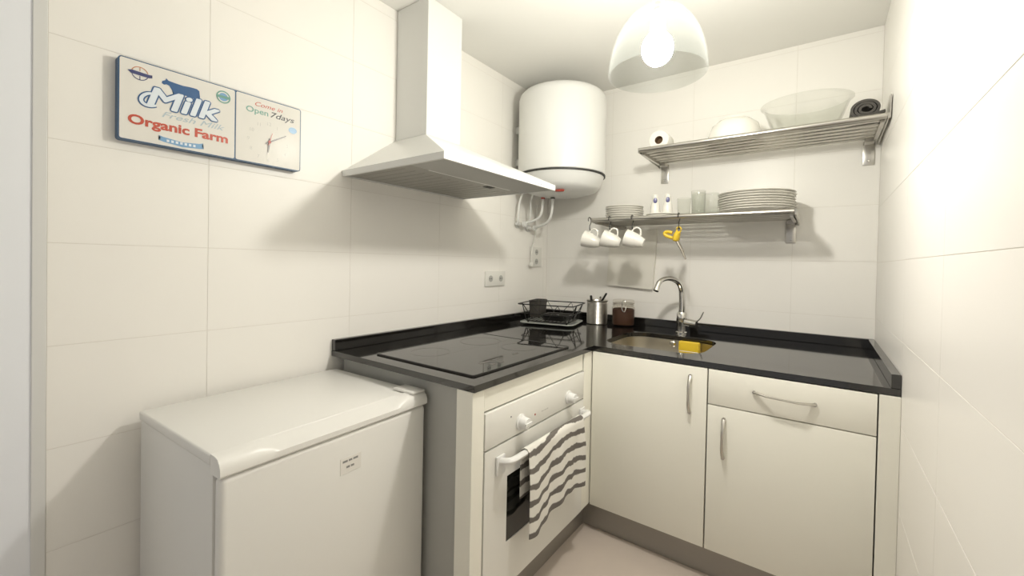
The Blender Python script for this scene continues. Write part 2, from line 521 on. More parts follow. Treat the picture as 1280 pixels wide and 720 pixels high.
# hob
hob = thing('hob', 'black glass built-in hob with thin dark frame on the worktop', 'hob', (0.455, -1.23, Z))
HX0, HX1, HY0, HY1 = 0.195, 0.700, -1.535, -0.915
b = nb()
prism(b, rrect(HX0+0.005, HX1-0.005, HY0+0.005, HY1-0.005, 0.006, 3), 'z', Z+0.0004, Z+0.0042)
obj('glass_plate', b, 'hob', hob)
b = nb()
fo, fi = rrect(HX0, HX1, HY0, HY1, 0.01, 4), rrect(HX0+0.0055, HX1-0.0055, HY0+0.0055, HY1-0.0055, 0.006, 4)
rg = []
for pl, z in ((fo, Z+0.0002), (fo, Z+0.0052), (fi, Z+0.0052), (fi, Z+0.0002)):
    rg.append([b.verts.new((x, y, z)) for x, y in pl])
for i in range(4):
    p, q = rg[i], rg[(i+1) % 4]
    for k in range(len(p)):
        b.faces.new((p[k], p[(k+1) % len(p)], q[(k+1) % len(p)], q[k]))
obj('frame', b, 'black', hob)
for x0, x1, y0, y1 in ((0.600, 0.612, -1.40, -1.34), (0.600, 0.612, -1.33, -1.29), (0.635, 0.652, -1.385, -1.365), (0.640, 0.655, -1.345, -1.32), (0.600, 0.612, -1.20, -1.17)):
    obj('touch_mark', bx(x0, x1, y0, y1, Z+0.0042, Z+0.0046), 'hobmark', hob)
for cx_, cy_, r_ in ((0.33, -1.08, 0.09), (0.33, -1.38, 0.075), (0.54, -1.07, 0.075)):
    obj('zone_ring', lathe(nb(), [(r_, 0), (r_+0.0015, 0), (r_+0.0015, 0.0003), (r_, 0.0003)], 40, (cx_, cy_, Z+0.0042), closed=True), 'hobmark', hob)

# ------------------------------------------------------------------ oven cabinet
XF, YF, ZP = 0.7548, -0.8084, 0.1296
UZ = Z-CT-0.0006
ocab = thing('oven_cabinet', 'cream oven housing cabinet with grey side panel at the worktop end', 'cabinet', (0.4, -1.2, 0))
obj('side_panel', bx(0.04, 0.690, -1.560, -1.545, 0.0, UZ), 'carcass', ocab)
obj('end_post', bx(0.690, XF, -1.600, -1.545, 0.0, UZ, bev=0.001, seg=1), 'laminate', ocab)
obj('back_rail', bx(0.02, 0.04, -1.560, -0.80, 0.60, UZ), 'carcass', ocab)
obj('filler_panel', bx(0.730, 0.7500, -1.540, -0.886, 0.7505, UZ, bev=0.001, seg=1), 'laminate', ocab)
obj('corner_post', bx(0.690, XF, -0.879, -0.790, ZP+0.002, UZ, bev=0.001, seg=1), 'laminate', ocab)
obj('base_panel', bx(0.04, 0.69, -1.545, -0.86, ZP-0.016, ZP), 'carcass', ocab)
obj('inner_panel', bx(0.04, 0.69, -0.876, -0.861, ZP, UZ), 'carcass', ocab)

oven = thing('oven', 'white built-in oven with dark glass window and two white knobs', 'oven', (0.4, -1.21, ZP))
OY0, OY1 = -1.5405, -0.8835
obj('casing', bx(0.10, 0.728, OY0+0.015, OY1-0.02, ZP+0.003, 0.742), 'darkgap', oven)
cp = obj('control_panel', bx(0.7285, 0.757, OY0, OY1, 0.6295, 0.7445, bev=0.002), 'enamel2', oven, smooth=True)
for y in (-1.355, -1.019):
    b = lathe(nb(), [(0, 0), (0.027, 0), (0.027, 0.005), (0.021, 0.008), (0.0195, 0.030), (0.017, 0.033), (0, 0.033)], 26)
    box(b, -0.0045, 0.0045, -0.019, 0.019, 0.031, 0.038)
    b.transform(Matrix.Translation((0.757, y, 0.667)) @ Matrix.Rotation(math.pi/2, 4, 'Y'))
    obj('knob', b, 'enamel', oven, smooth=True)
for y0, y1 in ((-1.222, -1.207), (-1.203, -1.190), (-1.187, -1.175)):
    obj('panel_mark', bx(0.7570, 0.7573, y0, y1, 0.664, 0.668), 'p_grey', cp)
obj('panel_mark', bx(0.7570, 0.7573, -1.412, -1.407, 0.697, 0.702), 'p_dark', cp)
b = nb()
obj('indicator', bx(0.7570, 0.7582, -1.268, -1.262, 0.664, 0.670), 'red', oven)
# door as a frame round the window
WY0, WY1, WZ0, WZ1 = -1.425, -1.00, 0.286, 0.508
b = nb()
DZ0, DZ1 = ZP+0.004, 0.6235
oo = [(OY0, DZ0), (OY1, DZ0), (OY1, DZ1), (OY0, DZ1)]
ii = [(WY0, WZ0), (WY1, WZ0), (WY1, WZ1), (WY0, WZ1)]
R4 = [[b.verts.new((x, y, z)) for y, z in pl] for pl, x in ((oo, 0.7285), (oo, 0.757), (ii, 0.757), (ii, 0.7285))]
for i in range(4):
    p, q = R4[i], R4[(i+1) % 4]
    for k in range(4):
        b.faces.new((p[k], p[(k+1) % 4], q[(k+1) % 4], q[k]))
od = obj('door', b, 'enamel2', oven)
obj('window', bx(0.7300, 0.7550, WY0+0.0004, WY1-0.0004, WZ0+0.0004, WZ1-0.0004), 'ovenglass', od)
HXO, HZO = 0.800, 0.582
b = nb()
tube(b, smooth_path([(0.757, -1.468, HZO-0.008), (0.785, -1.468, HZO-0.002), (HXO, -1.455, HZO), (HXO, -1.40, HZO)], 2)
     + [Vector((HXO, -1.3, HZO)), Vector((HXO, -1.1, HZO)), Vector((HXO, -0.98, HZO))]
     + smooth_path([(HXO, -0.97, HZO), (HXO, -0.915, HZO), (0.785, -0.902, HZO-0.002), (0.757, -0.902, HZO-0.008)], 2), 0.0125, 10, sq=0.85)
obj('handle', b, 'enamel', od, smooth=True)
for y in (-1.468, -0.902):
    obj('handle_mount', bx(0.757, 0.766, y-0.022, y+0.022, HZO-0.05, HZO+0.012, bev=0.004), 'enamel', od, smooth=True)

# towel over the oven handle
b = nb()
NU, NV = 40, 46
TY0, TY1 = -1.385, -0.995
uvl = b.loops.layers.uv.new('UVMap')
def towel_pt(u, v):
    y = TY0+(TY1-TY0)*u
    front_len = 0.275+0.012*math.sin(u*7+0.6)-0.022*u
    back_len = 0.16
    tot = front_len+0.05+back_len
    s = v*tot
    rr = 0.0165
    wob = 0.007*math.sin(u*13+0.5)+0.004*math.sin(u*27)
    if s < front_len:
        d = front_len-s
        k = min(1, d/0.10)
        return Vector((HXO+rr+wob*k*1.0+0.004*k, y+0.012*k*math.sin(u*9)*(1-u), HZO-d)), s
    if s < front_len+0.05:
        a = (s-front_len)/0.05*math.pi
        return Vector((HXO+rr*math.cos(a), y, HZO+rr*math.sin(a))), s
    d = s-front_len-0.05
    return Vector((HXO-rr-0.004*min(1, d/0.05)+wob*0.3*min(1, d/0.08), y, HZO-d)), s
G = [[towel_pt(i/NU, j/NV) for j in range(NV+1)] for i in range(NU+1)]
GV = [[b.verts.new(p[0]) for p in row] for row in G]
for i in range(NU):
    for j in range(NV):
        f = b.faces.new((GV[i][j], GV[i+1][j], GV[i+1][j+1], GV[i][j+1]))
        for lp, (a, c) in zip(f.loops, ((i, j), (i+1, j), (i+1, j+1), (i, j+1))):
            lp[uvl].uv = (a/NU*0.375, G[a][c][1]+0.022)
# give the cloth a thickness
bmesh.ops.recalc_face_normals(b, faces=b.faces)
bmesh.ops.solidify(b, geom=list(b.faces), thickness=0.0025)
tag(obj('tea_towel', b, 'towel', smooth=True), 'white and grey striped tea towel hanging on the oven handle', 'towel')

# ------------------------------------------------------------------ base cabinets along the back wall
def bow_handle(parent, p0, p1, out, name='handle'):
    """flat bow handle between two points, bulging along out"""
    p0, p1, out = Vector(p0), Vector(p1), Vector(out)
    pts = []
    for i in range(15):
        t = i/14
        h = 1-(2*t-1)**2
        pts.append(p0.lerp(p1, t)+out*(0.004+0.026*min(1, h*1.25)))
    b = tube(nb(), pts, [0.0075-0.0022*math.sin(math.pi*i/14) for i in range(15)], 10, sq=0.62)
    tube(b, [p0, p0+out*0.009], 0.0065, 10)
    tube(b, [p1, p1+out*0.009], 0.0065, 10)
    return obj(name, b, 'steel', parent, smooth=True)

def carcase(cab, x0, x1):
    b = nb()
    box(b, x0, x0+0.016, -0.785, -0.05, ZP, UZ)
    box(b, x1-0.016, x1, -0.785, -0.05, ZP, UZ)
    box(b, x0+0.016, x1-0.016, -0.785, -0.05, ZP, ZP+0.016)
    box(b, x0+0.016, x1-0.016, -0.066, -0.05, ZP+0.016, 0.66)
    return obj('body', b, 'carcass', cab)

scab = thing('sink_cabinet', 'cream base cabinet with one tall door under the sink', 'cabinet', (1.0, -0.45, 0))
carcase(scab, 0.7, 1.2415)
d = obj('door', bx(0.7605, 1.2405, YF, -0.7865, ZP+0.002, UZ-0.004, bev=0.0015), 'laminate', scab, smooth=True)
bow_handle(d, (1.180, YF, 0.786), (1.180, YF, 0.642), (0, -1, 0))
dcab = thing('drawer_cabinet', 'cream base cabinet with a drawer above a door beside the right wall', 'cabinet', (1.52, -0.45, 0))
carcase(dcab, 1.2435, 1.7425)
d = obj('drawer', bx(1.2455, 1.7405, YF, -0.7865, 0.6905, UZ-0.004, bev=0.0015), 'laminate', dcab, smooth=True)
bow_handle(d, (1.400, YF, 0.764), (1.580, YF, 0.757), (0, -1, 0))
d = obj('door', bx(1.2455, 1.7405, YF, -0.7865, ZP+0.002, 0.6868, bev=0.0015), 'laminate', dcab, smooth=True)
bow_handle(d, (1.303, YF, 0.644), (1.303, YF, 0.498), (0, -1, 0))
obj('filler_strip', bx(1.7445, WR-0.0005, YF, -0.7865, 0.0, UZ-0.002, bev=0.001, seg=1), 'laminate', dcab)
tag(obj('plinth', bx(0.690, 0.705, -1.544, -0.7585, 0.0, ZP-0.0165, bev=0.001, seg=1), 'plinth'), 'brushed grey plinth board below the oven', 'plinth')
tag(obj('plinth', bx(0.690, 1.7440, -0.758, -0.743, 0.0, ZP-0.001, bev=0.001, seg=1), 'plinth'), 'brushed grey plinth board below the sink and drawer cabinets', 'plinth')

# ------------------------------------------------------------------ extractor hood
hood = thing('extractor_hood', 'white chimney extractor hood on the left wall above the hob', 'extractor hood', (0.2, -1.21, 1.547))
HA, HB, HD, H0, H1, H2 = -1.567, -0.868, 0.582, 1.547, 1.571, 1.752
FA, FB, FD = -1.310, -1.105, 0.205
b = nb()
def rect(bm, x0, x1, y0, y1, z):
    return [bm.verts.new(p) for p in ((x0, y0, z), (x1, y0, z), (x1, y1, z), (x0, y1, z))]
lv = [rect(b, 0.001, HD, HA, HB, H0), rect(b, 0.001, HD, HA, HB, H1), rect(b, 0.001, HD-0.012, HA+0.012, HB-0.012, H1+0.006), rect(b, 0.001, FD+0.008, FA-0.008, FB+0.008, H2-0.006), rect(b, 0.001, FD, FA, FB, H2)]
for p, q in zip(lv, lv[1:]):
    for k in range(4):
        b.faces.new((p[k], p[(k+1) % 4], q[(k+1) % 4], q[k]))
b.faces.new(lv[-1])
# inner rim and recessed soffit
li = [rect(b, 0.012, HD-0.010, HA+0.010, HB-0.010, H0), rect(b, 0.012, HD-0.010, HA+0.010, HB-0.010, H0+0.012)]
for p, q in ((lv[0], li[0]), (li[0], li[1])):
    for k in range(4):
        b.faces.new((p[k], q[k], q[(k+1) % 4], p[(k+1) % 4]))
b.faces.new(li[1])
obj('canopy', b, 'enamel', hood)
obj('flue', bx(0.001, FD, FA, FB, H2+0.0003, ZC-0.0005, bev=0.0015, seg=1), 'enamel', hood)
obj('front_panel', bx(0.400, HD-0.0105, HA+0.0105, HB-0.0105, H0+0.001, H0+0.0115), 'carcass', hood)
fl = obj('grease_filter', bx(0.016, 0.390, HA+0.012, HB-0.012, H0+0.003, H0+0.0115, bev=0.001, seg=1), 'filter', hood)
obj('lamp_strip', bx(0.3905, 0.3995, HA+0.10, HB-0.10, H0+0.0005, H0+0.0115), 'enamel', hood)
obj('filter_latch', bx(0.345, 0.375, -1.10, -1.05, H0+0.0008, H0+0.003), 'darkgap', fl)
for k in range(14):
    y = HA+0.045+k*0.046
    obj('filter_rib', bx(0.03, 0.335, y, y+0.006, H0+0.0018, H0+0.003), 'filter', fl)
for k in range(5):
    y = -1.03+k*0.022
    bb = lathe(nb(), [(0, 0), (0.005, 0), (0.005, 0.003), (0.004, 0.0035), (0, 0.0035)], 12)
    bb.transform(Matrix.Translation((HD, y, (H0+H1)/2)) @ Matrix.Rotation(math.pi/2, 4, 'Y'))
    obj('control_button', bb, 'trim', hood)

# ------------------------------------------------------------------ water heater
HCX, HCY, HR = 0.290, -0.320, 0.262
wh = thing('water_heater', 'white cylindrical electric water heater mounted high in the corner', 'water heater', (HCX, HCY, 1.615))
obj('body', lathe(nb(), [(0, 1.737), (HR-0.004, 1.737), (HR, 1.741), (HR, 2.178), (HR-0.006, 2.200), (HR-0.022, 2.217), (HR-0.05, 2.224), (0, 2.232)], 64, (HCX, HCY, 0)), 'enamel', wh, smooth=True)
obj('band', lathe(nb(), [(HR-0.012, 1.728), (HR+0.001, 1.728), (HR+0.001, 1.7365), (HR-0.012, 1.7365)], 64, (HCX, HCY, 0), closed=True), 'darkgap', wh)
cv = obj('bottom_cover', lathe(nb(), [(0, 1.7275), (HR-0.008, 1.7275), (HR-0.010, 1.722), (HR-0.028, 1.668), (HR-0.050, 1.645), (HR-0.12, 1.624), (0, 1.615)], 64, (HCX, HCY, 0)), 'enamel', wh, smooth=True)
dn = Vector((0.47, -0.883, 0)).normalized()
b = lathe(nb(), [(0, 0), (0.030, 0), (0.026, -0.008), (0, -0.010)], 20)
b.transform(Matrix.Translation((HCX+dn.x*0.165, HCY+dn.y*0.165, 1.629)) @ Matrix.Scale(0.7, 4, (0, 1, 0)))
obj('indicator', b, 'red', cv, smooth=True)
obj('wall_bracket', bx(0.0005, 0.06, -0.40, -0.24, 2.02, 2.06), 'trim', wh)
obj('wall_bracket', bx(0.0005, 0.06, -0.40, -0.24, 1.82, 1.86), 'trim', wh)
P1 = smooth_path([(0.150, -0.30, 1.645), (0.148, -0.30, 1.56), (0.135, -0.30, 1.505), (0.09, -0.31, 1.478), (0.035, -0.325, 1.466)], 3)
P2 = smooth_path([(0.222, -0.30, 1.64), (0.220, -0.30, 1.535), (0.20, -0.30, 1.475), (0.14, -0.28, 1.452), (0.035, -0.245, 1.440)], 3)
P3 = smooth_path([(0.10, -0.40, 1.66), (0.06, -0.41, 1.63), (0.045, -0.415, 1.55), (0.045, -0.415, 1.47), (0.03, -0.40, 1.455)], 3)
P4 = smooth_path([(0.12, -0.36, 1.65), (0.085, -0.345, 1.60), (0.08, -0.33, 1.53), (0.055, -0.31, 1.478)], 3)
for p, r_ in ((P1, 0.0085), (P2, 0.0085), (P3, 0.007), (P4, 0.006)):
    obj('pipe', tube(nb(), p, r_, 10), 'enamel', wh, smooth=True)
obj('hose_nut', tube(nb(), [(0.150, -0.30, 1.648), (0.150, -0.30, 1.615)], 0.012, 10), 'red', wh, smooth=True)
obj('hose_nut', tube(nb(), [(0.222, -0.30, 1.645), (0.222, -0.30, 1.612)], 0.014, 10), 'darkgap', wh, smooth=True)

for lab, (y, z) in (('white wall valve with round knob below the heater, nearer the hood', (-0.365, 1.455)), ('white wall valve with round knob below the heater, nearer the corner', (-0.245, 1.440))):
    v = obj('stop_valve', tube(nb(), [(0.0005, y, z), (0.006, y, z)], 0.024, 18), 'enamel', wh, smooth=True)
    v['label'] = lab
    obj('valve_body', tube(nb(), [(0.006, y, z), (0.05, y, z)], 0.012, 12), 'chrome', v, smooth=True)
    obj('knob', tube(nb(), [(0.050, y, z), (0.066, y, z)], [0.019, 0.017], 10), 'enamel', v, smooth=True)
    obj('outlet_spigot', tube(nb(), [(0.03, y-0.05, z), (0.03, y+0.05, z)], 0.009, 10), 'enamel', v, smooth=True)

def wall_outlet(label, y0, y1, z0, z1, holes):
    t = thing('power_outlet', label, 'outlet', (0.0, (y0+y1)/2, z0), group='power outlets on the left wall')
    pl = obj('cover_plate', bx(0.0003, 0.010, y0, y1, z0, z1, bev=0.003), 'enamel2', t, smooth=True)
    for y, z in holes:
        s = obj('socket_well', lathe_x(0.0102, y, z, [(0, 0.0), (0.017, 0.0), (0.019, 0.0012), (0.0, 0.0012)]), 'carcass', t, smooth=True)
        for dy in (-0.007, 0.007):
            obj('pin_hole', lathe_x(0.0115, y+dy, z, [(0, 0), (0.0032, 0), (0.0032, 0.0004), (0, 0.0004)], 8), 'darkgap', s)
def lathe_x(x, y, z, prof, n=18):
    b = lathe(nb(), prof, n)
    b.transform(Matrix.Translation((x, y, z)) @ Matrix.Rotation(math.pi/2, 4, 'Y'))
    return b
wall_outlet('cream double power outlet on left wall above the worktop', -0.675, -0.490, 1.070, 1.160, [(-0.630, 1.115), (-0.535, 1.115)])
wall_outlet('cream upright power outlet under the water heater pipes', -0.215, -0.085, 1.185, 1.320, [(-0.150, 1.285), (-0.150, 1.222)])
cbl = thing('power_cable', 'white heater power cable hanging down to an outlet', 'cable', (0.02, -0.235, 1.19))
obj('cord', tube(nb(), smooth_path([(0.020, -0.165, 1.60), (0.016, -0.165, 1.54), (0.016, -0.17, 1.40), (0.022, -0.215, 1.33), (0.022, -0.232, 1.26), (0.022, -0.229, 1.215)], 2), 0.0045, 8), 'enamel2', cbl, smooth=True)
obj('plug', bx(0.011, 0.040, -0.242, -0.219, 1.188, 1.216, bev=0.006), 'enamel2', cbl, smooth=True)

# ------------------------------------------------------------------ pendant lamp
LX, LY, LZ = 1.168, -1.262, 1.866
lamp = thing('pendant_lamp', 'pendant lamp with frosted glass dome shade hanging from the ceiling', 'lamp', (LX, LY, ZC))
def shade_prof():
    o = [(0.143, -0.076), (0.1435, -0.066), (0.141, -0.04), (0.134, -0.005), (0.122, 0.030), (0.105, 0.062), (0.083, 0.090), (0.057, 0.110), (0.030, 0.121), (0.016, 0.124)]
    t = 0.0035
    i = [(max(0.014, r-t), z-0.001*k) for k, (r, z) in enumerate(o)]
    return o + i[::-1]
obj('shade', lathe(nb(), shade_prof(), 64, (LX, LY, LZ), closed=True), 'shade', lamp, smooth=True)
bl = obj('bulb', lathe(nb(), [(0, -0.050)]+[(0.046*math.sin(math.radians(a)), -0.050*math.cos(math.radians(a))) for a in range(12, 130, 12)]+[(0.026, 0.042), (0.017, 0.052), (0.015, 0.055)], 28, (LX, LY, LZ)), 'bulb', lamp, smooth=True)
obj('socket', lathe(nb(), [(0, 0.052), (0.020, 0.052), (0.022, 0.06), (0.022, 0.105), (0.0135, 0.112), (0.0135, 0.128), (0.008, 0.14), (0, 0.14)], 20, (LX, LY, LZ)), 'enamel2', lamp, smooth=True)
obj('cord', tube(nb(), [(LX, LY, LZ+0.138), (LX, LY, ZC-0.02)], 0.003, 8), 'enamel2', lamp, smooth=True)
obj('ceiling_rose', lathe(nb(), [(0, -0.03), (0.012, -0.03), (0.02, -0.026), (0.045, -0.006), (0.048, -0.0005), (0, -0.0005)], 28, (LX, LY, ZC)), 'enamel2', lamp, smooth=True)

# ------------------------------------------------------------------ wall shelves
def wall_shelf(label, x0, x1, zt, depth, foot_in):
    t = thing('wall_shelf', label, 'shelf', ((x0+x1)/2, 0, zt-0.02), group='slatted steel wall shelves')
    ns = 7
    y0 = -0.022
    step = (depth-0.035)/(ns-1)
    for k in range(ns):
        y = y0-0.012-k*step
        b = tube(nb(), [(x0+0.006, y, zt-0.006), (x1-0.006, y, zt-0.006)], 0.016 if k < ns-1 else 0.013, 12, sq=0.36 if k < ns-1 else 0.9)
        if k < ns-1:
            pass
        obj('slat', b, 'steel', t, smooth=True)
    for x, sg in ((x0, 1), (x1, -1)):
        xa, xb = sorted((x, x+sg*0.004))
        e = obj('end_bracket', prism(nb(), [(-0.001, zt+0.010), (-0.001, zt-0.035), (-0.04, zt-0.030), (-depth, zt-0.018), (-depth-0.002, zt+0.004), (-depth+0.01, zt+0.007)], 'x', xa, xb), 'steel', t)
        fx = x+sg*foot_in
        f = obj('bracket_foot', bx(fx-0.022, fx+0.022, -0.008, -0.0005, zt-0.125, zt-0.014, bev=0.002), 'steel', t, smooth=True)
        obj('screw', lathe_y(fx, -0.0082, zt-0.105, [(0, 0.003), (0.004, 0.003), (0.006, 0.0), (0, 0)]), 'chrome', f, smooth=True)
        obj('bracket_arm', bx(fx-0.018, fx+0.018, -0.060, -0.0082, zt-0.032, zt-0.0125, bev=0.002), 'steel', t)
    obj('cross_bar', bx(x0+0.01, x0+0.024, -depth+0.03, -0.0605, zt-0.026, zt-0.0125), 'steel', t)
    obj('cross_bar', bx(x1-0.024, x1-0.01, -depth+0.03, -0.0605, zt-0.026, zt-0.0125), 'steel', t)
    return t
def lathe_y(x, y, z, prof, n=12):
    b = lathe(nb(), prof, n)
    b.transform(Matrix.Translation((x, y, z)) @ Matrix.Rotation(math.pi/2, 4, 'X'))
    return b
LZT, UZT = 1.464, 1.824
LDP, UDP = 0.385, 0.365
lsh = wall_shelf('lower slatted steel wall shelf carrying plates and glasses', 0.530, 1.492, LZT, LDP, 0.035)
ush = wall_shelf('upper slatted steel wall shelf carrying bowls and a dark rolled mat', 0.782, 1.788, UZT, UDP, 0.035)
# raised end plate by the right wall on the upper shelf
obj('end_plate', prism(nb(), [(-0.20, UZT+0.010), (-UDP-0.004, UZT-0.016), (-UDP-0.022, UZT+0.070), (-UDP+0.02, UZT+0.074), (-0.24, UZT+0.022)], 'x', 1.7885, 1.7925), 'steel', ush)

# plates and bowls -------------------------------------------------
def plate_profile(r, h, t=0.004):
    return [(0, 0.003), (r*0.55, 0.003), (r*0.58, 0.0), (r*0.63, 0.0), (r*0.66, 0.004), (r*0.98, h-0.002), (r, h), (r*0.985, h+0.0025), (r*0.93, h), (r*0.64, 0.004+t), (r*0.55, 0.003+t), (0, 0.003+t)]
ORD = ['first', 'second', 'third', 'fourth', 'fifth', 'sixth', 'seventh', 'eighth']
def plate_stack(base, n, r, h, pitch, m, kind, labels, group, jit=0.004):
    proto = None
    for k in range(n):
        x, y, z = base
        if proto is None:
            o = obj(kind, lathe(nb(), plate_profile(r, h), 40), m, smooth=True)
            proto = o
        else:
            o = proto.copy(); COL.objects.link(o)
        o.location = (x+random.uniform(-jit, jit), y+random.uniform(-jit, jit), z+k*pitch)
        where = 'bottom' if k == 0 else 'topmost' if k == n-1 else ORD[k]
        tag(o, labels.format(where if k in (0, n-1) else where+' from the bottom'), 'plate', group)
ZL = LZT+0.0015
plate_stack((1.320, -0.195, ZL), 8, 0.168, 0.022, 0.0118, 'ceramic2', 'dinner_plate',
            'white dinner plate, {} in the large stack right of the glasses', 'dinner plates stacked on the lower shelf')
plate_stack((0.650, -0.205, ZL), 6, 0.108, 0.020, 0.0118, 'ceramic2', 'side_plate',
            'small white plate, {} in the stack above the hanging cups', 'side plates stacked on the lower shelf', 0.002)
plate_stack((0.875, -0.225, ZL), 2, 0.085, 0.014, 0.0098, 'ceramic', 'saucer',
            'white saucer, {} of the pair under the two shakers', 'saucers on the lower shelf', 0.002)
ZS = ZL+0.0098+0.0075
for x, lab in ((0.835, 'white shaker with dark blue spot on the saucers, nearer the left plate stack'), (0.902, 'white shaker with dark blue spot on the saucers, nearer the glasses')):
    t = thing('salt_shaker', lab, 'shaker', (x, -0.225, ZS), group='shakers on the lower shelf')
    obj('body', lathe(nb(), [(0, 0), (0.026, 0), (0.028, 0.008), (0.024, 0.055), (0.018, 0.085), (0.016, 0.105), (0.012, 0.116), (0, 0.119)], 24, (x, -0.225, ZS)), 'ceramic', t, smooth=True)
    b = lathe(nb(), [(0, 0), (0.0105, 0), (0.009, 0.003), (0, 0.004)], 18)
    dr = Vector((0.30, -0.954, 0)); bx_ = math.atan2(dr.y, dr.x)
    b.transform(Matrix.Translation((x+dr.x*0.0195, -0.225+dr.y*0.0195, ZS+0.083)) @ Matrix.Rotation(bx_, 4, 'Z') @ Matrix.Rotation(math.pi/2, 4, 'Y') @ Matrix.Scale(1.5, 4, (1, 0, 0)))
    obj('blue_spot', b, 'bluedark', t, smooth=True)

def tumbler(x, y, r, h, label):
    t = obj('glass_tumbler', lathe(nb(), [(0, 0.006), (r*0.86, 0.006), (r*0.97, h), (r, h+0.001), (r*1.02, h), (r*0.92, 0.002), (r*0.88, 0), (0, 0)], 28, (x, y, ZL)), 'glass', smooth=True)
    tag(t, label, 'glass', 'tumblers on the lower shelf')
tumbler(0.985, -0.215, 0.034, 0.105, 'clear glass tumbler closest to the white shakers')
tumbler(1.040, -0.145, 0.036, 0.150, 'tallest clear glass tumbler at the back of the lower shelf')
tumbler(1.062, -0.235, 0.034, 0.120, 'clear glass tumbler in front of the tallest one')
tumbler(1.116, -0.190, 0.034, 0.125, 'clear glass tumbler closest to the dinner plates')

# cups hanging from hooks on the front slat -------------------------
def hook(x, y, zt, length, label):
    b = tube(nb(), smooth_path([(x, y-0.017, zt-0.012), (x, y-0.020, zt+0.004), (x, y-0.004, zt+0.0125), (x, y+0.0165, zt+0.002), (x, y+0.017, zt-0.02), (x, y+0.004, zt-0.03), (x, y, zt-length*0.6), (x, y-0.001, zt-length+0.006), (x, y+0.006, zt-length), (x, y+0.013, zt-length+0.007)], 2), 0.0024, 6)
    tag(obj('hook', b, 'black', smooth=True), label, 'hook', 'hooks on the lower shelf')
RY = -(0.022+0.012+LDP-0.035)
def cup(x, z, rz, label):
    t = thing('coffee_cup', label, 'cup', (x, RY+0.0125, z), rot=(0, math.radians(rz), math.radians(8)), group='cups hanging from the lower shelf')
    b = lathe(nb(), [(0, -0.056), (0.021, -0.056), (0.023, -0.053), (0.032, -0.032), (0.041, 0.0), (0.047, 0.044), (0.0455, 0.045), (0.0435, 0.042), (0.0375, 0.0), (0.028, -0.032), (0.018, -0.047), (0, -0.049)], 32)
    b.transform(Matrix.Rotation(math.radians(-90), 4, 'Y'))
    obj('bowl', b, 'ceramic', t, smooth=True, local=True)
    b = tube(nb(), smooth_path([(0.026, 0, 0.030), (0.024, 0, 0.050), (0.013, 0, 0.068), (-0.008, 0, 0.068), (-0.020, 0, 0.055), (-0.022, 0, 0.042)], 2), 0.0048, 8)
    obj('handle', b, 'ceramic', t, smooth=True, local=True)
for x, lab, hl in ((0.520, 'white cup hanging from the shelf hook furthest left', 0.050), (0.640, 'white cup hanging between two other cups under the shelf', 0.050), (0.768, 'white cup hanging nearest the yellow utensil', 0.050)):
    hook(x, RY, LZT, 0.062, {0.520: 'black hook holding the leftmost white cup', 0.640: 'black hook holding the middle white cup', 0.768: 'black hook holding the right white cup'}[x])
    cup(x+0.004, 1.345, 17, lab)
hook(1.006, RY, LZT, 0.070, 'black hook holding the yellow utensil')
yu = thing('peeler', 'yellow kitchen peeler with grey tip hanging from a shelf hook', 'peeler', (1.006, RY, 1.26))
b = nb()
loop_tube(b, [(1.004+0.011*math.cos(a), RY+0.0125, 1.394+0.013*math.sin(a)) for a in [2*math.pi*k/14 for k in range(14)]], 0.004, 6)
tube(b, smooth_path([(1.002, RY+0.0125, 1.384), (0.994, RY+0.0125, 1.365), (0.990, RY+0.0125, 1.335)], 2), [0.018, 0.024, 0.029, 0.031, 0.030, 0.020], 12, sq=0.5)
obj('grip', b, 'yellow', yu, smooth=True)
b = nb()
tube(b, smooth_path([(0.972, RY+0.012, 1.378), (0.945, RY+0.012, 1.386), (0.930, RY+0.012, 1.376), (0.945, RY+0.012, 1.362), (0.975, RY+0.012, 1.352)], 2), 0.0085, 8)
obj('guard', b, 'yellow', yu, smooth=True)
obj('tip', tube(nb(), [(0.995, RY+0.0125, 1.340), (1.022, RY+0.011, 1.290), (1.040, RY+0.010, 1.246)], [0.013, 0.011, 0.006], 10, sq=0.6), 'greytip', yu, smooth=True)

# things on the upper shelf -----------------------------------------
ZU = UZT+0.0015
pr = thing('paper_roll', 'white paper roll lying at the left end of the upper shelf', 'paper roll', (0.868, -0.25, ZU))
def roll_y(prof, x, y, z, n=36):
    b = lathe(nb(), prof, n, closed=True)
    b.transform(Matrix.Translation((x, y, z)) @ Matrix.Rotation(math.pi/2, 4, 'X'))
    return b
obj('paper', roll_y([(0.021, 0), (0.050, 0), (0.052, 0.003), (0.052, 0.097), (0.050, 0.10), (0.021, 0.10)], 0.868, -0.195, ZU+0.0525), 'paper', pr, smooth=True)
obj('core', roll_y([(0.0195, -0.0005), (0.0208, -0.0005), (0.0208, 0.1005), (0.0195, 0.1005)], 0.868, -0.195, ZU+0.0525), 'card', pr, smooth=True)
obj('core_inside', roll_y([(0.0, 0.04), (0.0193, 0.04), (0.0193, 0.06), (0.0, 0.06)], 0.868, -0.195, ZU+0.0525), 'card', pr)
tag(obj('mixing_bowl', lathe(nb(), [(0.128, 0.0), (0.132, 0.001), (0.132, 0.006), (0.126, 0.010), (0.122, 0.05), (0.105, 0.095), (0.075, 0.120), (0.05, 0.127), (0.05, 0.133), (0.0, 0.133), (0, 0.127), (0.045, 0.122), (0.072, 0.115), (0.10, 0.092), (0.117, 0.05), (0.122, 0.006)], 48, (1.215, -0.19, ZU)), 'ceramic', smooth=True),
    'white bowl turned upside down on the upper shelf', 'bowl')
